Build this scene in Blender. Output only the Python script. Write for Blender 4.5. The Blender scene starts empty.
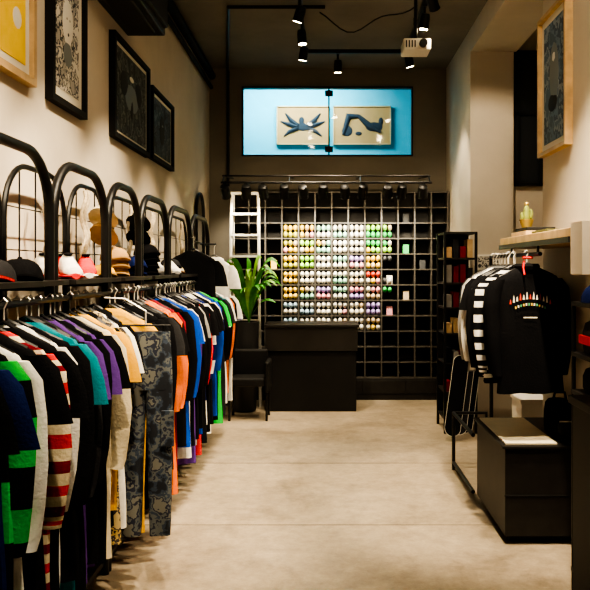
import bpy, math, random
from mathutils import Vector, Matrix, Euler
random.seed(7)
R = random.Random(11)
sc = bpy.context.scene
F = 750.0; H = 1.6; VX = 325; VY = 268

# ---------------------------------------------------------------- materials
def mat(name, col, rough=0.6, metal=0.0, noise=0.0, nscale=6.0, bump=0.0, bscale=40.0, emis=None, estr=0.0, spec=0.5, col2=None):
    m = bpy.data.materials.new(name); m.use_nodes = True
    nt = m.node_tree; b = nt.nodes['Principled BSDF']
    b.inputs['Base Color'].default_value = (*col, 1)
    b.inputs['Roughness'].default_value = rough
    b.inputs['Metallic'].default_value = metal
    b.inputs['Specular IOR Level'].default_value = spec
    tc = nt.nodes.new('ShaderNodeTexCoord')
    if noise > 0 or col2:
        n = nt.nodes.new('ShaderNodeTexNoise'); n.inputs['Scale'].default_value = nscale
        n.inputs['Detail'].default_value = 6; n.inputs['Roughness'].default_value = .62
        nt.links.new(tc.outputs['Object'], n.inputs['Vector'])
        r = nt.nodes.new('ShaderNodeValToRGB')
        r.color_ramp.elements[0].position = .32; r.color_ramp.elements[1].position = .68
        c1 = col2 if col2 else tuple(max(0, c*(1-noise)) for c in col)
        c2 = col if col2 else tuple(min(1, c*(1+noise)) for c in col)
        r.color_ramp.elements[0].color = (*c1, 1); r.color_ramp.elements[1].color = (*c2, 1)
        nt.links.new(n.outputs['Fac'], r.inputs['Fac']); nt.links.new(r.outputs['Color'], b.inputs['Base Color'])
    if bump > 0:
        n2 = nt.nodes.new('ShaderNodeTexNoise'); n2.inputs['Scale'].default_value = bscale; n2.inputs['Detail'].default_value = 4
        bp = nt.nodes.new('ShaderNodeBump'); bp.inputs['Strength'].default_value = bump; bp.inputs['Distance'].default_value = .01
        nt.links.new(tc.outputs['Object'], n2.inputs['Vector'])
        nt.links.new(n2.outputs['Fac'], bp.inputs['Height']); nt.links.new(bp.outputs['Normal'], b.inputs['Normal'])
    if emis:
        b.inputs['Emission Color'].default_value = (*emis, 1); b.inputs['Emission Strength'].default_value = estr
    return m
def cmat(name, cols, scale=8, vor=False, rough=.8, detail=3):
    m = bpy.data.materials.new(name); m.use_nodes = True
    nt = m.node_tree; b = nt.nodes['Principled BSDF']; b.inputs['Roughness'].default_value = rough
    tc = nt.nodes.new('ShaderNodeTexCoord')
    n = nt.nodes.new('ShaderNodeTexVoronoi' if vor else 'ShaderNodeTexNoise'); n.inputs['Scale'].default_value = scale
    if not vor: n.inputs['Detail'].default_value = detail
    nt.links.new(tc.outputs['Object'], n.inputs['Vector'])
    r = nt.nodes.new('ShaderNodeValToRGB'); r.color_ramp.interpolation = 'CONSTANT'
    el = r.color_ramp.elements
    k = len(cols)
    while len(el) < k: el.new(.5)
    for i, c in enumerate(cols):
        el[i].position = 0 if i == 0 else (.36 + .28*i/(k-.0)); el[i].color = (*c, 1)
    nt.links.new(n.outputs['Distance' if vor else 'Fac'], r.inputs['Fac']); nt.links.new(r.outputs['Color'], b.inputs['Base Color'])
    return m

M_wall = mat('plaster_beige', (.60,.53,.43), .9, noise=.06, nscale=2, bump=.15, bscale=25, spec=.2)
M_wallR = mat('plaster_light', (.58,.52,.43), .9, noise=.06, nscale=2, bump=.12, bscale=25, spec=.2)
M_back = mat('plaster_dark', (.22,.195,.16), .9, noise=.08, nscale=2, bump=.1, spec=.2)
M_ceil = mat('ceiling_paint', (.21,.19,.16), .95, noise=.12, nscale=1.5, bump=.15, spec=.05)
M_blk = mat('black_steel', (.008,.008,.008), .42, spec=.35)
M_frm = mat('black_frame_wood', (.010,.009,.008), .7, spec=.2)
M_blkm = mat('black_laminate', (.010,.0095,.009), .55, noise=.15, nscale=3, spec=.35)
M_blkw = mat('black_wood', (.017,.015,.013), .5, noise=.25, nscale=12, spec=.35)
M_grid = mat('grid_steel', (.075,.066,.054), .45)
M_gridb = mat('grid_backing', (.03,.026,.022), .8)
M_wood = mat('light_wood', (.50,.34,.17), .5, noise=.2, nscale=9)
M_white = mat('white_paint', (.8,.76,.68), .6)
M_alu = mat('ladder_alu', (.70,.67,.60), .4, metal=.3)
M_mirror = mat('mirror_glass', (.6,.6,.58), .06, metal=1)
M_leaf = mat('leaf_green', (.06,.32,.035), .45, noise=.4, nscale=8)
M_leaf2 = mat('leaf_lime', (.24,.5,.06), .45, noise=.3, nscale=8)
M_pot = mat('pot_dark', (.02,.02,.02), .5)
M_gold = mat('gold_brass', (.6,.42,.12), .35, metal=.6)
M_rope = mat('rope_jute', (.62,.52,.36), .9, noise=.3, nscale=60)
M_lamp = mat('lamp_lens', (1,.9,.7), .3, emis=(1,.80,.5), estr=40)
M_paper = mat('mat_board', (.72,.67,.56), .8)
M_teal = mat('mezzanine_wall_paint', (.06,.46,.58), .9, noise=.05)
M_tealf = mat('mezzanine_floor', (.05,.12,.14), .9)
# floor
mf = bpy.data.materials.new('polished_concrete'); mf.use_nodes = True
nt = mf.node_tree; b = nt.nodes['Principled BSDF']
tc = nt.nodes.new('ShaderNodeTexCoord')
n1 = nt.nodes.new('ShaderNodeTexNoise'); n1.inputs['Scale'].default_value = 1.6; n1.inputs['Detail'].default_value = 14; n1.inputs['Roughness'].default_value = .78; n1.inputs['Distortion'].default_value = .3
r1 = nt.nodes.new('ShaderNodeValToRGB')
r1.color_ramp.elements[0].position = .30; r1.color_ramp.elements[0].color = (.20,.16,.11,1)
r1.color_ramp.elements[1].position = .68; r1.color_ramp.elements[1].color = (.42,.35,.255,1)
e = r1.color_ramp.elements.new(.48); e.color = (.34,.28,.20,1)
n2 = nt.nodes.new('ShaderNodeTexNoise'); n2.inputs['Scale'].default_value = 9; n2.inputs['Detail'].default_value = 13; n2.inputs['Roughness'].default_value = .85
mx = nt.nodes.new('ShaderNodeMix'); mx.data_type = 'RGBA'; mx.blend_type = 'OVERLAY'; mx.inputs[0].default_value = .8
nt.links.new(tc.outputs['Object'], n1.inputs['Vector']); nt.links.new(tc.outputs['Object'], n2.inputs['Vector'])
nt.links.new(n1.outputs['Fac'], r1.inputs['Fac']); nt.links.new(r1.outputs['Color'], mx.inputs[6]); nt.links.new(n2.outputs['Fac'], mx.inputs[7])
nt.links.new(mx.outputs[2], b.inputs['Base Color'])
r2 = nt.nodes.new('ShaderNodeMapRange'); r2.inputs[3].default_value = .30; r2.inputs[4].default_value = .56
nt.links.new(n1.outputs['Fac'], r2.inputs[0]); nt.links.new(r2.outputs[0], b.inputs['Roughness'])
bp = nt.nodes.new('ShaderNodeBump'); bp.inputs['Strength'].default_value = .1; nt.links.new(n2.outputs['Fac'], bp.inputs['Height']); nt.links.new(bp.outputs['Normal'], b.inputs['Normal'])
M_floor = mf

CL = {}
def cloth(key, col, **k):
    CL[key] = mat('cloth_'+key, col, .92, noise=.12, nscale=14, bump=.25, bscale=90, spec=.1, **k); return CL[key]
for k, c in dict(black=(.007,.007,.008), char=(.028,.028,.03), white=(.80,.78,.72), cream=(.72,.62,.42), green=(.015,.50,.06), navy=(.010,.018,.09),
                 teal=(.01,.22,.27), red=(.62,.02,.015), purple=(.12,.05,.25), yellow=(.85,.46,.03), blue=(.012,.07,.42), orange=(.75,.16,.01),
                 grey=(.3,.29,.27), burg=(.2,.015,.025), brown=(.16,.08,.04), olive=(.12,.12,.05), lblue=(.12,.27,.48), pink=(.7,.28,.30), tan=(.42,.26,.11)).items(): cloth(k, c)
CL['camo'] = cmat('cloth_camo', [(.01,.013,.02),(.03,.045,.07),(.10,.11,.11),(.018,.022,.04),(.15,.15,.13)], 15)
CL['pattern'] = cmat('cloth_pattern', [(.02,.02,.02),(.5,.36,.12),(.05,.04,.04),(.55,.42,.2)], 20)

# ---------------------------------------------------------------- mesh builder
class MB:
    def __init__(s): s.v=[]; s.f=[]; s.mi=[]; s.mats=[]; s.T=Matrix.Identity(4)
    def m(s, mt):
        if mt not in s.mats: s.mats.append(mt)
        return s.mats.index(mt)
    def add(s, vs, fs, mt):
        o=len(s.v); i=s.m(mt)
        s.v += [tuple(s.T @ Vector(v)) for v in vs]
        for f in fs: s.f.append(tuple(o+a for a in f)); s.mi.append(i)
    def box(s, x0,x1,y0,y1,z0,z1, mt):
        vs=[(x,y,z) for x in(x0,x1) for y in(y0,y1) for z in(z0,z1)]
        s.add(vs,[(0,1,3,2),(4,6,7,5),(0,4,5,1),(2,3,7,6),(0,2,6,4),(1,5,7,3)],mt)
    def rings(s, rs, mt, cap=True, mts=None):
        n=len(rs[0]); vs=[p for r in rs for p in r]
        o=len(s.v); s.v += [tuple(s.T @ Vector(v)) for v in vs]
        for i in range(len(rs)-1):
            idx=s.m(mts[i] if mts else mt)
            for j in range(n):
                s.f.append((o+i*n+j,o+i*n+(j+1)%n,o+(i+1)*n+(j+1)%n,o+(i+1)*n+j)); s.mi.append(idx)
        if cap:
            s.f.append(tuple(o+j for j in range(n))[::-1]); s.mi.append(s.m(mts[0] if mts else mt))
            s.f.append(tuple(o+(len(rs)-1)*n+j for j in range(n))); s.mi.append(s.m(mts[-1] if mts else mt))
    def tube(s, pts, r, mt, n=8):
        pts=[Vector(p) for p in pts]; rs=[]
        up=None
        for i,p in enumerate(pts):
            if i==0: d=pts[1]-p
            elif i==len(pts)-1: d=p-pts[i-1]
            else: d=(pts[i+1]-p).normalized()+(p-pts[i-1]).normalized()
            d=d.normalized() if d.length>1e-9 else Vector((0,0,1))
            if up is None:
                up=Vector((0,0,1)) if abs(d.z)<.9 else Vector((1,0,0))
            a=d.cross(up).normalized(); up=a.cross(d).normalized()
            rr=r[i] if isinstance(r,(list,tuple)) else r
            rs.append([tuple(p+rr*(math.cos(t)*a+math.sin(t)*up)) for t in [2*math.pi*k/n for k in range(n)]])
        s.rings(rs, mt)
    def lathe(s, x,y,z, prof, mt, n=20, mts=None):
        rs=[[(x+r*math.cos(2*math.pi*k/n),y+r*math.sin(2*math.pi*k/n),z+h) for k in range(n)] for r,h in prof]
        s.rings(rs,mt,True,mts)
    def ell(s, c, r, mt, n=10, m=6):
        rs=[]
        for i in range(m+1):
            a=-math.pi/2+math.pi*i/m; cr=max(.03,math.cos(a))
            rs.append([(c[0]+r[0]*cr*math.cos(2*math.pi*k/n),c[1]+r[1]*cr*math.sin(2*math.pi*k/n),c[2]+r[2]*math.sin(a)) for k in range(n)])
        s.rings(rs,mt)
    def obj(s, name, parent=None, smooth=True, bevel=0):
        me=bpy.data.meshes.new(name); me.from_pydata(s.v,[],s.f)
        for q in s.mats: me.materials.append(q)
        me.polygons.foreach_set('material_index', s.mi)
        me.update(); 
        o=bpy.data.objects.new(name,me); sc.collection.objects.link(o)
        import bmesh
        bm=bmesh.new(); bm.from_mesh(me); bmesh.ops.recalc_face_normals(bm, faces=bm.faces); bm.to_mesh(me); bm.free()
        if smooth:
            me.polygons.foreach_set('use_smooth',[True]*len(me.polygons))
            try: me.set_sharp_from_angle(angle=math.radians(40))
            except Exception: pass
        if bevel:
            b=o.modifiers.new('bevel','BEVEL'); b.width=bevel; b.segments=2; b.limit_method='ANGLE'
        if parent: o.parent=parent
        return o
def empty(name):
    o=bpy.data.objects.new(name,None); o.empty_display_size=.1; sc.collection.objects.link(o); return o
def simple(name, x0,x1,y0,y1,z0,z1, mt, parent=None, bevel=0):
    m=MB(); m.box(x0,x1,y0,y1,z0,z1,mt); return m.obj(name,parent,False,bevel)

# ---------------------------------------------------------------- room shell
CZ=4.1; YB=9.4
simple('floor', -1.6,2.75,-1.5,9.55,-.1,0,M_floor)
m=MB(); mj=mat('joint_grey',(.10,.08,.055),.9)
for y in (4.67,6.15): m.box(-1.44,1.5,y-.003,y+.003,0,.001,mj)
m.obj('trim_floor_joints',None,False)
simple('ceiling', -1.6,2.75,-1.5,9.55,CZ,CZ+.12,M_ceil)
simple('wall_left', -1.6,-1.45,-1.5,YB,0,CZ,M_wall)
m=MB()  # back wall with transom opening
wx0,wx1,wz0,wz1=-1.04,1.10,3.0,3.87
m.box(-1.6,wx0,YB,YB+.15,0,CZ,M_back); m.box(wx1,2.75,YB,YB+.15,0,CZ,M_back)
m.box(wx0,wx1,YB,YB+.15,0,wz0,M_back); m.box(wx0,wx1,YB,YB+.15,wz1,CZ,M_back); m.obj('wall_back',None,False)
m=MB(); m.box(1.52,2.75,-1.5,5.23,0,CZ,M_wallR); m.obj('wall_right',None,False)
m=MB(); m.box(1.97,2.75,7.9,YB,0,CZ,M_wallR); m.box(1.52,1.97,7.84,YB,0,CZ,M_wallR); m.obj('wall_right_pier',None,False)
simple('wall_recess', 2.6,2.75,5.23,7.9,0,CZ,M_wallR)
simple('trim_beam', 1.52,2.0,5.23,7.84,3.86,CZ,M_wallR)
simple('baseboard_right', 1.50,1.52,7.84,YB-.3,0,.1,M_blkw)
# recess window
m=MB(); g=mat('dark_glass',(.02,.025,.03),.08)
m.box(2.02,2.5,7.87,7.9,2.5,3.85,g)
for a in ((1.99,2.03),(2.24,2.27),(2.48,2.52)): m.box(a[0],a[1],7.84,7.9,2.46,3.88,M_blk)
for z in (2.46,3.2,3.84): m.box(1.99,2.52,7.84,7.9,z,z+.035,M_blk)
m.obj('window_2',None,False)
# mezzanine room behind transom
m=MB(); z0,z1=2.88,4.42
m.box(-1.7,1.8,11.2,11.3,z0,z1,M_teal); m.box(-1.8,-1.7,YB+.15,11.3,z0,z1,M_teal); m.box(1.8,1.9,YB+.15,11.3,z0,z1,M_teal)
m.box(-1.8,1.9,YB+.15,11.3,z0-.1,z0,M_tealf); m.box(-1.8,1.9,YB+.15,11.3,z1,z1+.1,M_teal)
m.box(-1.8,1.9,YB+.15,YB+.2,CZ,z1,M_teal)
m.obj('wall_mezzanine',None,False)
gl=bpy.data.materials.new('window_glass'); gl.use_nodes=True; nt=gl.node_tree
for n in list(nt.nodes):
    if n.type!='OUTPUT_MATERIAL': nt.nodes.remove(n)
tr=nt.nodes.new('ShaderNodeBsdfTransparent'); gs=nt.nodes.new('ShaderNodeBsdfGlossy'); gs.inputs['Roughness'].default_value=.05
ms=nt.nodes.new('ShaderNodeMixShader'); ms.inputs[0].default_value=.05
nt.links.new(tr.outputs[0],ms.inputs[1]); nt.links.new(gs.outputs[0],ms.inputs[2]); nt.links.new(ms.outputs[0],[n for n in nt.nodes if n.type=='OUTPUT_MATERIAL'][0].inputs[0])
m=MB()
t=.018
m.box(wx0,wx1,YB-.02,YB+.05,wz1-t,wz1,M_blk); m.box(wx0,wx1,YB-.02,YB+.05,wz0,wz0+t,M_blk)
for x in (wx0,.04,wx1-t): m.box(x,x+t,YB-.02,YB+.05,wz0,wz1,M_blk)
m.box(wx0+t,wx1-t,YB+.02,YB+.026,wz0+t,wz1-t,gl)
m.box(.0,.1,YB-.03,YB,wz1-.12,wz1-.05,M_blk); m.box(.0,.1,YB-.03,YB,wz0+.05,wz0+.12,M_blk)
m.obj('window_1',None,False)
# posters in mezzanine
pb=mat('poster_paper',(.40,.215,.075),.8,noise=.1,nscale=4); pi=mat('poster_ink',(.012,.02,.03),.8)
for k,(a,c) in enumerate(((-.72,.06),(.12,.98))):
    m=MB(); m.box(a,c,11.16,11.2,3.44,4.01,pb); cx=(a+c)/2; yy=11.157
    for (p,q,u,v) in ((a,c,3.435,3.45),(a,c,3.995,4.01),(a,a+.015,3.44,4.01),(c-.015,c,3.44,4.01)): m.box(p,q,11.14,11.165,u,v,M_wood)
    if k==0:
        m.ell((cx,yy,3.70),(.13,.008,.06),pi); m.ell((cx-.02,yy,3.79),(.04,.008,.06),pi)
        for s in (-1,1):
            m.tube([(cx+s*.08,yy,3.72),(cx+s*.18,yy,3.80),(cx+s*.26,yy,3.90)],[.04,.035,.012],pi,6)
            m.tube([(cx+s*.08,yy,3.70),(cx+s*.22,yy,3.74),(cx+s*.33,yy,3.78)],[.04,.03,.01],pi,6)
            m.tube([(cx+s*.08,yy,3.68),(cx+s*.2,yy,3.63),(cx+s*.28,yy,3.56)],[.035,.028,.01],pi,6)
    else:
        m.tube([(cx-.28,yy,3.58),(cx-.24,yy,3.72),(cx-.2,yy,3.86),(cx-.05,yy,3.86),(cx+.1,yy,3.72),(cx+.28,yy,3.62)],[.02,.035,.05,.03,.05,.02],pi)
        m.ell((cx+.18,yy,3.7),(.13,.008,.07),pi); m.ell((cx-.22,yy,3.64),(.08,.008,.08),pi); m.ell((cx+.28,yy,3.78),(.035,.008,.06),pi); m.ell((cx-.05,yy,3.6),(.05,.008,.03),pi)
    m.obj('wall_poster',None)
L=bpy.data.lights.new('mezzanine_lamp','AREA'); L.energy=100; L.color=(.72,.97,1); L.size=1.6; L.shape='RECTANGLE'; L.size_y=.5
o=bpy.data.objects.new('mezzanine_lamp',L); o.location=(-.5,10.5,4.38); o.rotation_euler=(math.radians(28),0,0); sc.collection.objects.link(o)

# ---------------------------------------------------------------- framed pictures
def framed(side, X, d0,d1,z0,z1, fm, art, shapes=None, fw=.035, mw=.07, pr=.045):
    m=MB(); s=1 if side=='L' else -1
    def bx(a0,a1,b0,b1,p0,p1,mt):
        xa,xb=sorted((X+s*p0,X+s*p1)); m.box(xa,xb,a0,a1,b0,b1,mt)
    bx(d0,d1,z0,z0+fw,0,pr,fm); bx(d0,d1,z1-fw,z1,0,pr,fm); bx(d0,d0+fw,z0+fw,z1-fw,0,pr,fm); bx(d1-fw,d1,z0+fw,z1-fw,0,pr,fm)
    bx(d0+fw,d1-fw,z0+fw,z1-fw,0,.02,M_paper)
    bx(d0+fw+mw,d1-fw-mw,z0+fw+mw,z1-fw-mw,.02,.023,art)
    if shapes:
        for (u,v,ru,rv,mt) in shapes:
            cy=d0+(d1-d0)*u; cz=z0+(z1-z0)*v
            m.ell((X+s*.024,cy,cz),(.004,ru,rv),mt)
    return m.obj('picture_frame',None,True)
ink=mat('ink_black',(.02,.02,.022),.8); yel=mat('art_yellow',(.95,.62,.05),.7,noise=.1,nscale=5); orn=mat('art_orange',(.7,.18,.03),.7); wht=mat('art_white',(.75,.72,.65),.7); gry=mat('art_grey',(.18,.2,.2),.7)
a2=cmat('art_drawing',[(.7,.66,.58),(.12,.12,.12),(.6,.57,.5),(.05,.05,.05),(.4,.38,.34)],13,detail=6)
a3=cmat('art_etching',[(.03,.035,.035),(.07,.08,.075),(.03,.03,.03),(.15,.16,.14),(.05,.06,.06)],12,detail=7)
a4=cmat('art_blue',[(.02,.03,.04),(.05,.08,.11),(.03,.04,.05),(.12,.15,.18),(.04,.06,.08)],10,detail=7)
a5=cmat('art_slate',[(.08,.12,.16),(.13,.19,.25),(.06,.09,.13),(.24,.29,.33),(.10,.15,.2)],7,detail=7)
framed('L',-1.45,3.0,3.66,2.48,3.28,M_wood,yel,[(.6,.62,.08,.12,ink),(.45,.5,.05,.08,orn),(.72,.35,.05,.05,wht)],mw=.05)
framed('L',-1.45,3.88,4.44,2.476,3.28,M_frm,a2,[(.5,.6,.09,.13,wht),(.46,.62,.02,.02,ink),(.54,.62,.02,.02,ink),(.5,.52,.025,.02,ink),(.5,.38,.07,.07,gry)],mw=.06)
framed('L',-1.45,5.03,6.04,2.486,3.2,M_frm,a3,[(.5,.5,.2,.1,gry),(.3,.6,.1,.09,ink),(.7,.6,.1,.09,ink),(.5,.45,.05,.12,ink),(.5,.7,.06,.02,wht)],mw=.03)
framed('L',-1.45,6.14,7.0,2.50,3.1,M_frm,a4,[(.5,.5,.1,.13,ink),(.5,.56,.06,.04,gry)],mw=.03)
framed('R',1.52,4.60,5.2,2.36,3.3,M_wood,a5,[(.5,.55,.10,.2,gry),(.5,.65,.05,.06,wht),(.55,.35,.1,.06,ink)],mw=.05,pr=.05,fw=.025)
m=MB(); m.box(1.57,1.83,7.80,7.84,1.58,1.74,M_white); m.box(1.59,1.81,7.795,7.80,1.60,1.72,a2); m.obj('picture_frame',None,False)
# arched wall mirror far left
m=MB(); pts=[(-1.42,8.3,1.55)]+[(-1.42,8.55-.25*math.cos(a),2.2+.25*math.sin(a)) for a in [math.pi*i/12 for i in range(13)]]+[(-1.42,8.8,1.55),(-1.42,8.3,1.55)]
m.tube(pts,.015,M_blk,6); 
mir=[( -1.435,p[1],p[2]) for p in pts[:-1]]; mir2=[(-1.425,p[1],p[2]) for p in pts[:-1]]
m.rings([mir,mir2],M_mirror); m.obj('wall_mirror')

# ---------------------------------------------------------------- garments
def garment(m, x,y,zt, hw, ln, yaw, col, sleeve='short', th=.022, stripes=None, hanger=True, railz=None, scol=None, fine=False):
    old=m.T; m.T=Matrix.Translation((x,y,zt)) @ Matrix.Rotation(yaw,4,'Z') @ Matrix.Rotation(R.uniform(-.025,.025),4,'Y')
    ph=R.uniform(0,6); n=20
    prof=[(0,.055,.6),(-.015,.085,.8),(-.035,hw*.62,.9),(-.06,hw*.9,1),(-.09,hw,1),(-.16,hw*.97,1.1)]
    k=22 if fine else 9
    for i in range(1,k+1): prof.append((-.16-(ln-.16)*i/k, hw*(.96+.06*i/k+.02*math.sin(i*9/k+ph)), 1.1+.25*i/k))
    rs=[]
    for j,(z,w,tt) in enumerate(prof):
        ring=[]; dep=min(1,-z/ln*1.6)
        for a in range(n):
            t=2*math.pi*a/n; c=math.cos(t); s_=math.sin(t)
            px=w*math.copysign(abs(c)**.8,c); py=th*tt*math.copysign(abs(s_)**.7,s_)
            py+= .012*dep*math.sin(px*42+ph)+.008*dep*math.sin(px*19+ph*2)
            ring.append((px,py,z+.006*math.sin(px*25+ph)*dep))
        rs.append(ring)
    mts=None
    if stripes:
        mts=[]
        for j in range(len(prof)-1): mts.append(CL[stripes[(j if (fine or len(stripes)>=4) else j//2)%len(stripes)]])
    m.rings(rs, CL[col], True, mts)
    if sleeve:
        for s in (-1,1):
            if sleeve=='short': P=[(hw*.84,-.075,.05),(hw+.0,-.12,.06),(hw+.02,-.2,.065),(hw+.035,-.29,.068)]
            else:
                e=R.uniform(-.01,.02); P=[(hw*.84,-.075,.045),(hw-.0,-.13,.055),(hw+.015,-.24,.052),(hw+.02+e,-.38,.048),(hw+.015+e,-.5,.043),(hw+.005+e,-.6,.036),(hw+e,-.64,.032)]
            if fine:
                Q=[]
                for a_,b_ in zip(P[:-1],P[1:]):
                    for q in range(3): Q.append(tuple(a_[w_]+(b_[w_]-a_[w_])*q/3 for w_ in range(3)))
                P=Q+[P[-1]]
            rr=[]
            for i,(px,pz,r) in enumerate(P):
                rr.append([(s*px+r*math.cos(2*math.pi*q/12), .85*th*math.sin(2*math.pi*q/12)+(.002 if fine else .006)*math.sin(i*2+ph), pz) for q in range(12)])
            sm=None
            if stripes: sm=[CL[stripes[i%len(stripes)]] for i in range(len(P)-1)]
            m.rings(rr, CL[scol or col], True, sm)
    if hanger:
        rz=(railz-zt) if railz else .07
        m.tube([(-hw*.8,0,-.055),(-.03,0,.005),(0,0,.02),(.03,0,.005),(hw*.8,0,-.055)],.007,M_blk,5)
        m.tube([(0,0,.01),(0,0,rz-.01),(.012,0,rz+.012),(0,0,rz+.024),(-.014,0,rz+.012)],.003,M_alu,4)
    m.T=old
def pants(m,x,y,zt,col,ln=.98,yaw=0,w=.13):
    old=m.T; m.T=Matrix.Translation((x,y,zt)) @ Matrix.Rotation(yaw,4,'Z')
    n=16
    def ring(cx,w,th,z,ph): return [(cx+w*math.copysign(abs(math.cos(t))**.8,math.cos(t)),th*math.copysign(abs(math.sin(t))**.7,math.sin(t))+.008*math.sin(cx*30+w*60*math.cos(t)+z*9+ph),z) for t in [2*math.pi*a/n for a in range(n)]]
    m.rings([ring(0,w,.03,0,0),ring(0,w*1.02,.035,-.05,0),ring(0,w*1.08,.04,-.15,0),ring(0,w*1.12,.04,-.28,0)],CL[col])
    for s in (-1,1):
        m.rings([ring(s*w*.55,w*.57,.038,-.24,1),ring(s*w*.56,w*.56,.036,-.4,2),ring(s*w*.58,w*.52,.034,-.6,3),ring(s*w*.6,w*.48,.036,-.8,1),ring(s*w*.6,w*.44,.036,-ln+.04,2),ring(s*w*.6,w*.42,.032,-ln,2)],CL[col])
        m.box(s*w*.95-.03,s*w*.95+.03,-.05,-.03,-.55,-.38,CL[col])
        m.tube([(s*.09,0,.03),(s*.09,-.0,-.03)],.01,M_blk,5)
    m.tube([(-.12,0,.03),(.12,0,.03)],.005,M_blk,5); m.tube([(0,0,.03),(-.0,0,.10),(-.1,0,.16),(-.2,0,.165)],.004,M_alu,4)
    m.T=old

def cap(m,x,y,z,r,c1,c2,yaw):
    old=m.T; m.T=Matrix.Translation((x,y,z)) @ Matrix.Rotation(yaw,4,'Z')
    rs=[]
    for i in range(7):
        a=math.pi/2*i/6; cr=max(.04,math.cos(a)**.75)
        rs.append([(r*cr*math.cos(2*math.pi*k/16),r*1.12*cr*math.sin(2*math.pi*k/16),r*.95*math.sin(a)) for k in range(16)])
    m.rings(rs,c1)
    br=[];bt=[]
    for k in range(11):
        a=math.pi+math.pi*k/10
        br.append((r*.9*math.cos(a),-r*.45+r*1.25*math.sin(a),.006-.02*abs(math.cos(a))**2+.012)); 
    for p in br: bt.append((p[0],p[1],p[2]+.008))
    m.rings([br,bt],c2); m.ell((0,0,r*.96),(.01,.01,.007),c2,6,4)
    m.T=old

# ---------------------------------------------------------------- left clothing racks
XL=-1.15; TOP=2.06; SZ=1.53; RZ=1.475; legs=[2.33,3.13,3.92,4.62,5.46,6.39,7.35]
def arch_pts(X,a,b,top,r=.24):
    p=[(X,a,0),(X,a,1.0),(X,a,top-r)]
    for i in range(1,9):
        t=math.pi/2*i/8; p.append((X,a+r-r*math.cos(t),top-r+r*math.sin(t)))
    for i in range(0,9):
        t=math.pi/2*i/8; p.append((X,b-r+r*math.sin(t),top-r+r*math.cos(t)))
    p+=[(X,b,1.0),(X,b,0)]
    return p
for k in range(6):
    a=legs[k]+.045; b=legs[k+1]
    par=empty('clothing_rack')
    m=MB()
    m.tube(arch_pts(XL,a,b,TOP),.021,M_blk,10)
    m.tube(arch_pts(-1.36,a+.0,b,TOP-.0),.013,M_blk,8)
    for y in (a,b):
        m.tube([(XL,y,.06),(-1.36,y,.06)],.012,M_blk,6); m.tube([(XL,y,SZ-.015),(-1.36,y,SZ-.015)],.012,M_blk,6)
        m.tube([(XL,y,RZ),(-1.08,y,RZ)],.01,M_blk,6)
    m.tube([(-1.08,a,RZ),(-1.08,b,RZ)],.012,M_blk,8)
    m.obj('frame',par)
    m=MB(); m.box(-1.40,-1.06,a+.02,b-.02,SZ,SZ+.02,M_blkw); m.box(-1.36,XL,a,b,.05,.08,M_blkw); m.obj('shelf',par,False)
    m=MB()
    ny=4
    for i in range(1,ny): 
        y=a+(b-a)*i/ny; m.tube([(-1.37,y,SZ),(-1.37,y,TOP-.01)],.004,M_blk,5)
    for z in (1.68,1.87): m.tube([(-1.37,a,z),(-1.37,b,z)],.003,M_blk,5)
    for rp in (.3,.38) if k%2==0 else (.6,):
        y=a+(b-a)*rp
        m.tube([(-1.34+.012*math.sin(i*1.1),y+.02*math.cos(i*1.1),2.03-i*.038) for i in range(13)],.011,M_rope,6)
    m.obj('grid_panel',par)
m=MB()
for i in range(5):
    a=math.pi*2*i/5+.4; c=Vector((-1.34,2.86,1.80)); e=c+Vector((0,math.cos(a)*.16,math.sin(a)*.2))
    m.tube([c,(c+e)/2,e],[.012,.026,.014],M_rope,8)
m.obj('wooden_star_ornament')
def capobj(y,x,c1,c2,yaw,r=.085,stack=1,name='baseball_cap'):
    m=MB()
    for i in range(stack): cap(m,x,y,SZ+.022+i*.045,r,CL[c1],CL[c2],yaw+i*.05)
    m.obj(name)
def sneaker(y,x,c1,c2,yaw):
    m=MB(); m.T=Matrix.Translation((x,y,SZ+.022)) @ Matrix.Rotation(yaw,4,'Z')
    for dx in (-.055,.055):
        def sec(yy,w,h,z0=0): return [(dx+w*math.cos(t),yy,z0+max(0,h*(.5+.5*math.sin(t)))) for t in [2*math.pi*q/12 for q in range(12)]]
        m.rings([sec(-.14,.02,.03),sec(-.125,.036,.05),sec(-.07,.042,.06),sec(-.02,.038,.085),sec(.04,.036,.11),sec(.09,.036,.115),sec(.115,.03,.10)],CL[c1])
        m.rings([[(dx+w*math.cos(t),yy+0*math.sin(t),.012+.013*math.sin(t)) for t in [2*math.pi*q/8 for q in range(8)]] for yy,w in ((-.15,.02),(-.12,.042),(-.05,.046),(.05,.041),(.12,.034))],CL[c2])
        m.ell((dx,.05,.112),(.022,.045,.008),CL['black'],10,4)
    m.obj('sneakers')
capobj(2.95,-1.2,'black','black',.5,.09); capobj(2.70,-1.2,'char','red',.4)
sneaker(3.42,-1.22,'white','red',.5); sneaker(3.66,-1.22,'red','white',.4)
capobj(4.12,-1.22,'yellow','tan',.6,.07); capobj(4.42,-1.24,'tan','tan',.5,.085,3)
capobj(4.88,-1.24,'navy','navy',.5,.08,2); capobj(5.2,-1.24,'black','black',.5,.085,4); sneaker(5.7,-1.22,'white','grey',.5); capobj(6.0,-1.24,'char','black',.5,.085,2); capobj(6.22,-1.24,'cream','brown',.5,.075)
m=MB()
for (yy,zz,cc) in ((4.38,1.90,'cream'),(4.38,1.80,'tan'),(5.2,1.82,'black'),(5.2,1.92,'char')):
    m.T=Matrix.Translation((-1.3,yy,zz)) @ Matrix.Rotation(math.radians(-35),4,'X'); m.ell((0,0,0),(.075,.075,.06),CL[cc],14,8); m.ell((.02,-.035,-.045),(.085,.1,.01),CL[cc],14,6); m.T=Matrix.Identity(4)
m.obj('hanging_hats')

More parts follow.
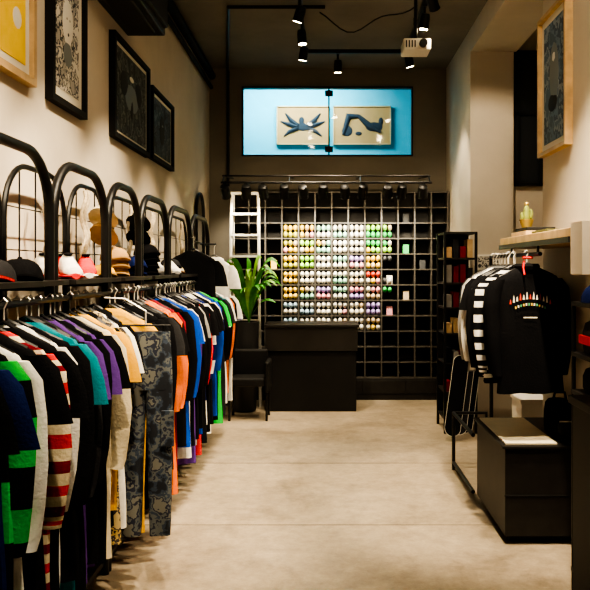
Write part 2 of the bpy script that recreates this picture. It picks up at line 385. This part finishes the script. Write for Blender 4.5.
# clothes row
seq=[ (1.90,'black','long',.95,None),(1.97,'black','short',.95,None),(2.05,'navy','short',.85,None),(2.17,'green','long',.95,['green','black']),(2.26,'white','long',.8,None),(2.34,'black','short',.98,None),
 (2.43,'red','long',.85,['red','cream','burg','cream']),(2.50,'black','short',.95,None),(2.575,'white','long',.95,None),(2.65,'black','long',.9,None),(2.71,'teal','short',.98,None),(2.77,'black','long',1.0,None),
 (2.83,'char','long',.95,None),(2.89,'purple','short',1.0,None),(2.95,'black','long',.95,None),(3.01,'purple','short',.98,None),(3.06,'black','short',1.0,None),(3.21,'cream','long',1.02,None),(3.27,'yellow','short',.85,None),
 (3.33,'black','short',.95,None),(3.40,'pattern','short',1.05,None),(3.47,'white','short',1.0,None),(3.53,'black','short',.9,None)]
y=3.76; far=['yellow','black','black','black','white','char','black','orange','orange','black','burg','black','blue','blue','white','black','purple','black','grey','black','blue','red','black','white','char','black','black','yellow','white','navy','black','blue','black','green','white','black','char','teal','black','white','black','black','orange','black','white','blue','black','black','white','char','black','navy','red','black','white','black']
i=0
while y<7.25:
    if min(abs(y-l) for l in legs)>.035 and min(abs(y-l-.045) for l in legs)>.035:
        st=None
        if i==24: st=['white','navy']
        seq.append((y,far[i%len(far)],R.choice(['short','short','long']),R.uniform(.92,1.15),st)); i+=1
    y+=.066
m=MB()
for (y,c,sl,ln,st) in seq:
    zt=1.40+R.uniform(-.008,.008)
    narrow=.03 if 3.3<y<3.6 else 0
    garment(m,-1.08+R.uniform(-.012,.012)-narrow*.5,y,zt,.19-narrow+R.uniform(-.015,.012),ln,R.uniform(-.18,.12),c,sl,stripes=st,railz=RZ,fine=bool(st and len(st)>3))
m.obj('hanging_clothes')
m=MB(); pants(m,-.875,3.66,1.29,'camo',.99,.05,.118); m.obj('camouflage_trousers')
m=MB(); m.T=Matrix.Identity(4); garment(m,-1.10,6.28,1.74,.19,.55,.1,'black','short',railz=1.84); m.obj('black_t_shirt')
m=MB(); garment(m,-1.02,6.9,1.70,.15,.6,.1,'white','short',railz=1.8); m.obj('white_t_shirt')
m=MB(); m.tube([(-1.15,6.435,1.86),(-1.10,6.2,1.86)],.008,M_blk,6); m.tube([(-1.15,6.435,1.84),(-1.15,7.35,1.82)],.008,M_blk,6); m.tube([(-1.15,6.9,1.82),(-1.0,6.9,1.82)],.008,M_blk,6); m.obj('display_rod')

# ---------------------------------------------------------------- back display grid
par=empty('display_grid_shelving')
gx0=(232-VX)*9.1/F; gx1=(448-VX)*9.1/F; gz0=H-(378-VY)*9.1/F; gz1=H-(192-VY)*9.1/F
NC,NR=13,12; cw=(gx1-gx0)/NC; ch=(gz1-gz0)/NR
m=MB()
m.box(gx0,gx1,9.36,9.395,0,gz1,M_gridb)
for i in range(NC+1): x=gx0+cw*i; m.box(x-.009,x+.009,9.1,9.36,gz0,gz1,M_grid)
for j in range(NR+1): z=gz0+ch*j; m.box(gx0,gx1,9.105,9.36,z-.007,z+.007,M_grid)
m.obj('lattice',par,False)
m=MB(); m.box(gx0-.15,gx1,9.09,9.36,.0,gz0-.01,M_blkw)
for i in range(5): x=gx0+(gx1-gx0)*i/5; m.box(x+.01,x+.53,9.08,9.09,.08,gz0-.03,M_blkw)
m.obj('base_cabinet',par,False,.003)
pc={k:mat('sock_'+k,c,.9,noise=.15,nscale=40) for k,c in dict(y=(.72,.50,.08),o=(.40,.38,.06),g=(.05,.42,.10),l=(.36,.66,.10),w=(.74,.71,.62),m=(.36,.62,.48),b=(.34,.46,.56),p=(.74,.34,.37),v=(.42,.32,.60),r=(.62,.06,.03),t=(.52,.40,.25),k=(.05,.05,.05),n=(.58,.54,.47)).items()}
cols=['yoyyybb','yllwwwn','mmwwvww','wwmwmnw','wwvwpnw','lgyrpvt','lgk.g..']
cols2=['oyoyynb','yylwmbw','wmwwpwn','mwwmwwn','wnpwvww','glyptvw','gl.k...']
m=MB()
for ci in range(7):
    for rj in range(7):
        for (q,colset) in ((0,cols),(1,cols2)):
            c=colset[ci][rj]
            if c=='.': continue
            x0=gx0+cw*(3+ci); zb=gz1-ch*(2+rj+1)+.007
            for a in range(3 if ci<6 else 2):
                cc=c
                if R.random()<.12: cc=R.choice('wyntp')
                cx=x0+.012+cw*.9*(a+.5)/3; cz=zb+.042+(1-q)*.083
                m.ell((cx,9.15+R.uniform(-.01,.01),cz+R.uniform(-.003,.003)),(.028,.06,.040),pc[cc],10,6)
for (ci,rj,c) in ((9,5,'n'),(10,3,'g'),(10,6,'t'),(11,4,'k'),(2,4,'y'),(10,1,'k'),(9,7,'p')):
    x0=gx0+cw*(ci+.5); zb=gz1-ch*(rj+1)+.007
    m.box(x0-.035,x0+.035,9.15,9.25,zb,zb+.11,pc[c])
m.obj('rolled_socks')

# ---------------------------------------------------------------- counter
par=empty('service_counter')
c1=mat('counter_panel',(.022,.019,.016),.4,noise=.2,nscale=5)
simple('body',-.65,.35,8.36,8.85,.0,.665,M_blkm,par,.004)
simple('upper_panel',-.665,.365,8.335,8.87,.675,.94,c1,par,.004)
simple('countertop',-.68,.38,8.32,8.88,.94,.97,M_blkw,par,.004)
par=empty('black_armchair')
m=MB(); m.box(-.99,-.62,7.82,8.15,.36,.45,M_blkm); m.box(-.99,-.62,8.12,8.2,.4,.72,M_blkm); m.box(-1.03,-.98,7.8,8.2,.3,.62,M_blkm); m.box(-.63,-.58,7.8,8.2,.3,.62,M_blkm); m.obj('seat',par,False,.02)
m=MB()
for x in (-1.0,-.61):
    for y in (7.84,8.16): m.tube([(x,y,0),(x,y,.32)],.014,M_blk,6)
m.obj('legs',par)
par=empty('potted_palm')
m=MB(); m.lathe(-.9,8.40,0,[(.10,0),(.13,.02),(.15,.5),(.16,.95),(.165,1.0),(.14,1.0),(.13,.95)],M_pot,20); m.obj('planter',par)
m=MB()
for i in range(38):
    a=2*math.pi*i/38*5+R.uniform(-.3,.3); ln=R.uniform(.34,.60); up=R.uniform(.25,.78); w=R.uniform(.022,.042)
    b0=Vector((-.85,8.40,.98)); L_=[];
    for s in range(9):
        t=s/8; rad=ln*t**1.2; z=up*math.sin(t*2.1)/.95
        L_.append(b0+Vector((math.cos(a)*rad*.78,math.sin(a)*rad*.35-.06*t,z)))
    side=Vector((-math.sin(a)*.7+.35,math.cos(a)*.5,.4)).normalized(); vs=[];fs=[]
    for s,p in enumerate(L_):
        t=s/8; ww=w*math.sin(math.pi*min(1,t*.92+.07))**.8*(1 if t>.2 else .4)
        vs+=[tuple(p-side*ww),tuple(p+Vector((0,0,-.006))),tuple(p+side*ww)]
    for s in range(8):
        o_=s*3; fs+=[(o_,o_+1,o_+4,o_+3),(o_+1,o_+2,o_+5,o_+4)]
    m.add(vs,fs,M_leaf if i%3 else M_leaf2)
m.obj('leaves',par)
par=empty('step_ladder')
m=MB()
zt=2.48
for s in (-1,1):
    m.tube([(-.935+s*.19,8.62,0),(-.935+s*.155,8.80,zt)],.018,M_alu,6)
    m.tube([(-.935+s*.17,9.05,0),(-.935+s*.14,8.84,zt)],.012,M_alu,6)
for i in range(1,10):
    t=i/10; y=8.62+.18*t; w=.19-.035*t
    m.box(-.935-w,-.935+w,y-.03,y+.03,zt*t-.012,zt*t+.012,M_alu)
m.box(-1.1,-.77,8.76,8.86,zt-.02,zt+.01,M_alu); m.tube([(-1.09,8.68,.9),(-1.09,8.98,.9)],.006,M_alu,5)
m.obj('ladder_frame',par)

# ---------------------------------------------------------------- spotlights and tracks
def aim(o, src, dst):
    d=Vector(dst)-Vector(src); o.rotation_euler=d.to_track_quat('-Z','Y').to_euler()
def spotlight(src, dst, hang=.12, energy=0, angle=60, size=.045, name='track_spotlight', ln=.13, color=(1,.82,.58), blend=.6, soft=.04):
    par=empty(name); m=MB(); s=Vector(src); d=(Vector(dst)-s).normalized()
    m.tube([s+Vector((0,0,hang)),s+Vector((0,0,.0))],.012,M_blk,6)
    m.box(s.x-.02,s.x+.02,s.y-.04,s.y+.04,s.z+hang-.02,s.z+hang,M_blk)
    m.tube([s-d*ln*.55,s-d*ln*.5,s-d*ln*.2,s+d*ln*.45,s+d*ln*.5],[size*.5,size*.85,size,size,size*1.08],M_blk,14)
    m.tube([s+d*ln*.5,s+d*(ln*.5+.004)],size*.8,M_lamp,14)
    m.obj('head',par)
    if energy:
        L=bpy.data.lights.new('spot_lamp','SPOT'); L.energy=energy; L.color=color; L.spot_size=math.radians(angle); L.spot_blend=blend; L.shadow_soft_size=soft
        o=bpy.data.objects.new('spot_lamp',L); p=s+d*(ln*.5+.05); o.location=p; aim(o,p,dst); sc.collection.objects.link(o); o.parent=par
m=MB(); m.box(-.24,-.20,1.0,8.6,CZ-.16,CZ-.12,M_blk)
for y in (1.5,3,4.5,6,7.5,8.4): m.tube([(-.22,y,CZ-.13),(-.22,y,CZ)],.006,M_blk,5)
m.obj('ceiling_light_track',None,False)
m=MB(); m.box(.87,.91,1.0,8.2,CZ-.16,CZ-.12,M_blk)
for y in (1.5,3,4.5,6,7.5): m.tube([(.89,y,CZ-.13),(.89,y,CZ)],.006,M_blk,5)
m.obj('ceiling_light_track',None,False)
m=MB(); m.box(-.2,.87,8.16,8.2,CZ-.16,CZ-.12,M_blk); m.obj('ceiling_light_track',None,False)
zs=CZ-.30; hg=.15
E=310
spots=[((-.22,1.5,zs),(-1.1,2.5,1.1),E*.9,66),((-.22,2.5,zs),(-1.15,3.3,1.2),E,56),((-.22,3.5,zs),(-1.15,4.2,1.3),E,54),((-.22,4.5,zs),(-1.15,5.2,1.3),E,54),
 ((-.22,5.6,zs),(-1.1,6.3,1.2),E*.75,50),((-.22,6.5,zs),(-1.1,7.3,1.4),E*.55,48),((-.22,7.15,zs),(.1,7.2,0),E*.65,68),((-.22,7.7,zs),(-.7,8.5,1.2),E*.5,55),
 ((.89,2.6,zs),(1.2,4.3,1.2),E*1.0,42),((.89,3.6,zs),(1.25,4.8,.7),E*1.1,46),((.89,3.9,zs),(.1,4.6,0),E*.65,66),((.89,5.4,zs),(.1,5.9,0),E*1.05,66),
 ((.89,6.7,zs),(.4,7.2,0),E*.75,64),((.89,7.95,zs),(1.45,8.5,1.6),E*.25,65),((.14,8.18,zs),(.1,8.8,1.2),E*.35,65),((.89,1.9,zs),(1.5,4.2,2.6),E*.45,50),((.89,6.2,zs),(1.75,7.9,2.4),E*.25,60),
 ((-.22,1.9,zs),(-1.45,3.4,2.8),E*.35,52)]  # added out-of-view fill spot, brightens the left pictures and wall
for s,d,e,a in spots: spotlight(s,d,hg,e,a)
m=MB()
ty=8.42; tz=2.56
m.tube([(-1.17,ty,tz),(1.2,ty,tz)],.014,M_blk,6); m.tube([(-1.17,ty+.12,tz+.09),(1.2,ty+.12,tz+.09)],.010,M_blk,6)
for x in (-1.15,-.4,.4,1.18): m.tube([(x,ty,tz),(x,ty+.12,tz+.09),(x,9.4,tz+.16)],.009,M_blk,5)
m.obj('wall_light_track')
pxs=[225,246,263,284,303,323,345,363,388,402,423]
for i,px in enumerate(pxs):
    x=(px-VX)*ty/F; tx=x+ (-.05 if i%2 else .07)
    spotlight((x,ty+.02,tz-.10),(tx,9.15,1.55 if i%2 else 1.85),.09,(60 if 2<i<9 else 28),75,.055,'wall_spotlight',.15,(1,.90,.70),.8)

# pipes, conduits
m=MB(); m.tube([(-1.21,9.37,2.62),(-1.21,9.37,4.05),(-1.21,9.3,4.07),(-.91,7.07,4.06),(.0,7.07,4.06)],.018,M_blk,8); m.obj('ceiling_pipe')
m=MB()
m.tube([(-1.40,.5,3.98),(-1.40,9.3,3.98)],.045,M_frm,10); m.tube([(-1.41,.5,3.84),(-1.41,9.3,3.84)],.025,M_frm,8); m.obj('wall_conduit')
m=MB(); 
m.box(-1.45,-1.17,4.2,5.5,3.30,3.62,M_blk); m.box(-1.44,-1.14,4.25,5.45,3.34,3.56,M_blkm); m.box(-1.40,-1.22,4.3,5.4,3.29,3.31,M_blkw); m.obj('air_conditioner',None,False,.03)
m=MB(); pts=[]
for i in range(15):
    t=i/14; pts.append((-.05+.9*t,7.1-.2*t,4.02-.30*math.sin(math.pi*t)*(.6+.3*math.sin(7*t))))
m.tube(pts,.006,M_blk,5); m.obj('hanging_cable')
par=empty('projector')
px=(416-VX)*6.6/F; pz=H+(268-47)*6.6/F
m=MB(); m.box(px-.12,px+.12,6.5,6.75,pz-.05,pz+.05,M_white); m.obj('body',par,False,.012)
m=MB(); m.tube([(px+.05,6.46,pz),(px+.05,6.51,pz)],.035,M_blk,14); m.tube([(px,6.62,pz+.05),(px,6.62,CZ)],.015,M_blk,8)
for a in range(4): m.box(px-.1+a*.025,px-.09+a*.025,6.495,6.5,pz-.03,pz+.03,M_blk)
m.obj('mount_and_lens',par)

# ---------------------------------------------------------------- right side
par=empty('wall_shelf')
simple('board',1.2,1.52,3.67,5.14,1.73,1.80,M_wood,par,.004)
simple('edge',1.19,1.2,3.67,5.14,1.725,1.755,M_blk,par)
simple('end_block',1.2,1.52,3.50,3.665,1.57,1.82,M_wallR,par)
m=MB(); m.tube([(1.22,4.25,1.68),(1.22,5.5,1.68)],.012,M_blk,8)
for y in (4.3,4.9): m.tube([(1.22,y,1.68),(1.22,y,1.74)],.008,M_blk,6)
m.tube([(1.22,5.5,0),(1.22,5.5,1.69)],.014,M_blk,8)
m.tube([(1.02,5.95,0),(1.02,5.95,.45)],.014,M_blk,8); m.tube([(1.02,5.95,.45),(1.02,5.16,.45)],.014,M_blk,8); m.tube([(1.02,5.95,.06),(1.02,5.16,.06)],.014,M_blk,8); m.tube([(1.02,5.95,.45),(1.28,5.95,.45),(1.28,5.95,0)],.014,M_blk,8)
m.obj('garment_rail',None)
m=MB()
S4=['black','white']
rs=[('black','long',None,-.01),('white','long',S4,.03),('black','long',None,0),('black','long',None,.02),('white','long',None,0),('black','long',None,0),('black','short',None,0),('white','long',None,0),('grey','long',None,0),('char','long',None,0)]
for i,(c,s,st,dx) in enumerate(rs):
    garment(m,1.2-dx,4.56+i*.088,1.60,.19,.68+.02*(i%3),R.uniform(.05,.2),c,s,stripes=st,railz=1.68,th=.026,fine=bool(st))
m.obj('hanging_shirts')
par=empty('black_sweatshirt')
m=MB(); garment(m,1.19,4.42,1.61,.19,.74,.0,'black','long',th=.05,railz=1.68); 
m.obj('body',par)
m=MB()
pr=[mat('print_'+k,c,.7) for k,c in dict(white=(.8,.76,.65),red=(.6,.05,.03),yellow=(.8,.5,.08),green=(.1,.4,.2)).items()]
for i in range(13):
    u=-1+2*i/12; x=1.19+u*.115; z=1.40+.03*(1-u*u)
    hgt=.02+.014*(i%2); yy=4.345
    m.add([(x-.006,yy,z-.01),(x+.006,yy,z-.01),(x+.003,yy,z+hgt*.6),(x,yy,z+hgt),(x-.003,yy,z+hgt*.6)],[(0,1,2,3,4)],pr[0 if i%3 else 1])
for i in range(12):
    u=-1+2*i/11; x=1.19+u*.085; z=1.37+.02*(1-u*u); m.box(x-.004,x+.004,4.343,4.346,z-.007,z+.007,pr[(2,0,3)[i%3]])
m.box(1.15,1.23,4.343,4.346,1.31,1.316,pr[0])
m.obj('chest_print',par,False)
m=MB(); m.lathe(1.19,4.42,1.60,[(.07,-.01),(.075,.01),(.066,.025),(.055,.01)],CL['black'],16); m.tube([(1.16,4.37,1.64),(1.15,4.35,1.60),(1.155,4.34,1.56)],.006,CL['red'],6); m.tube([(1.21,4.37,1.66),(1.15,4.36,1.66)],.008,CL['red'],6); m.obj('collar',par)
par=empty('display_plinth')
m=MB(); m.box(1.04,1.50,4.33,5.13,.05,.56,M_blkw); m.box(1.08,1.48,4.4,5.1,0,.05,M_blkm); m.box(1.02,1.51,4.31,5.15,.56,.575,M_blkw); m.box(1.035,1.49,4.325,4.331,.28,.29,M_blk); m.obj('box',par,False,.003)
simple('top_panel',1.05,1.35,4.36,5.1,.575,.583,mat('pale_ply',(.90,.80,.58),.5,noise=.05,nscale=10),par)
def bag(m,x0,x1,y0,y1,z0,z1,c,c2):
    cx,cy=(x0+x1)/2,(y0+y1)/2; hx,hy=(x1-x0)/2,(y1-y0)/2; rs=[]
    for t,s in ((0,.8),(.04,.95),(.2,1),(.6,1),(.85,.92),(.96,.72),(1,.4)):
        rs.append([(cx+hx*s*math.copysign(abs(math.cos(a))**.5,math.cos(a)),cy+hy*s*math.copysign(abs(math.sin(a))**.5,math.sin(a)),z0+(z1-z0)*t) for a in [2*math.pi*k/20 for k in range(20)]])
    m.rings(rs,c)
    h=z1-z0
    m.ell((cx,y0,z0+h*.32),(hx*.75,.03,h*.25),c2,14,8)
    m.tube([(x0+hx*.3,y0-.028,z0+h*.52),(x1-hx*.3,y0-.028,z0+h*.52)],.004,M_alu,4)
    m.tube([(cx-.04,cy,z1-.01),(cx-.03,cy,z1+.04),(cx+.03,cy,z1+.04),(cx+.04,cy,z1-.01)],.008,c,6)
m=MB(); bag(m,1.36,1.51,4.45,4.72,.58,.80,CL['black'],CL['char']); m.obj('black_backpack')
m=MB(); m.box(1.42,1.62,5.42,5.7,0,.62,M_white); m.box(1.41,1.63,5.41,5.71,.62,.65,M_white); m.obj('white_storage_box',None,False,.004)
par=empty('accessory_shelving')
m=MB(); 
for z in (.15,1.0,1.18,1.42): m.box(1.18,1.5,3.05,3.6,z,z+.02,M_blkw)
m.box(1.48,1.5,3.05,3.6,0,1.55,M_blkw)
for y in (3.06,3.59): m.tube([(1.19,y,0),(1.19,y,1.43)],.01,M_blk,6)
m.obj('frame',par,False)
m=MB(); cap(m,1.27,3.42,1.442,.095,CL['navy'],CL['navy'],.4); m.obj('baseball_cap')
m=MB(); bag(m,1.19,1.42,3.12,3.55,1.20,1.37,CL['char'],CL['red']); m.box(1.183,1.192,3.2,3.5,1.25,1.29,CL['red']); m.obj('waist_bag')
m=MB(); bag(m,1.19,1.44,3.12,3.55,1.02,1.15,CL['black'],CL['char']); m.obj('waist_bag')
par=empty('black_counter'); simple('body',.99,1.5,2.25,3.0,.0,1.06,M_blkm,par,.004); simple('countertop',.975,1.51,2.23,3.015,1.06,1.09,M_blkw,par,.003)
m=MB(); m.box(1.23,1.45,4.6,4.95,1.80,1.83,M_wood); m.box(1.25,1.43,4.65,4.92,1.83,1.855,M_blkm); m.box(1.24,1.44,4.2,4.5,1.80,1.82,CL['olive']); m.obj('book_stack',None,False,.003)
par=empty('potted_cactus')
m=MB(); m.lathe(1.29,4.8,1.855,[(.03,0),(.045,.05),(.047,.055),(.038,.05)],M_gold,16); m.obj('pot',par)
M_cac=mat('cactus_olive',(.2,.24,.05),.7,noise=.3,nscale=40)
m=MB(); m.ell((1.29,4.8,1.94),(.022,.022,.065),M_cac,10,8); m.ell((1.318,4.8,1.945),(.013,.013,.034),M_cac); m.ell((1.262,4.8,1.93),(.013,.013,.03),M_cac); m.ell((1.29,4.8,2.01),(.014,.014,.014),M_gold); m.obj('cactus',par)
par=empty('etagere_shelf')
m=MB(); X0,X1,Y0,Y1=1.16,1.46,7.25,7.7
for x in (X0,X1):
    for y in (Y0,Y1): m.box(x-.012,x+.012,y-.012,y+.012,0,1.95,M_blk)
for z in (.12,.38,.66,.95,1.2,1.44,1.68,1.93): m.box(X0,X1,Y0,Y1,z,z+.02,M_blkw)
m.box(X0,X1,Y1-.01,Y1,.12,1.93,M_blkw)
for z in (.14,.40,.68,.97,1.22,1.46,1.70):
    for q in range(4):
        hh=R.uniform(.09,.19); xx=X0+.018+q*.068; m.box(xx,xx+.052,Y0+.03,Y0+.22,z,z+hh,R.choice([CL['char'],CL['grey'],CL['brown'],CL['black'],CL['olive'],CL['burg'],M_wood,CL['navy']]))
m.obj('frame_and_goods',par,False)
for i,(c) in enumerate((CL['black'],CL['char'],CL['black'])):
    m=MB(); m.T=Matrix.Translation((1.16+.07*i,6.88+.07*i,.03)) @ Matrix.Rotation(math.radians(-10),4,'X') @ Matrix.Rotation(math.radians(9),4,'Y')
    pr2=[(.075*math.cos(a),.0,.4+(.3*math.copysign(1,math.sin(a)) if abs(math.sin(a))>1e-6 else 0)+.075*math.sin(a)) for a in [2*math.pi*k/20+.01 for k in range(20)]]
    m.rings([pr2,[(p[0],.012,p[2]) for p in pr2]],c); m.tube(pr2+[pr2[0]],.003,M_alu,5); m.obj('skateboard_deck')

# ---------------------------------------------------------------- world, camera
w=bpy.data.worlds.new('world'); sc.world=w; w.use_nodes=True
w.node_tree.nodes['Background'].inputs[0].default_value=(.78,.74,.68,1); w.node_tree.nodes['Background'].inputs[1].default_value=.08
try:
    sc.view_settings.view_transform='AgX'; sc.view_settings.look='AgX - High Contrast'; sc.view_settings.exposure=.42
except Exception as ex: print(ex)
cd=bpy.data.cameras.new('camera'); cd.sensor_width=36; cd.lens=36*F/590; cd.shift_x=-30/590; cd.shift_y=-27/590; cd.clip_start=.05
co=bpy.data.objects.new('camera',cd); co.location=(0,0,H); co.rotation_euler=(math.pi/2,0,0); sc.collection.objects.link(co); sc.camera=co
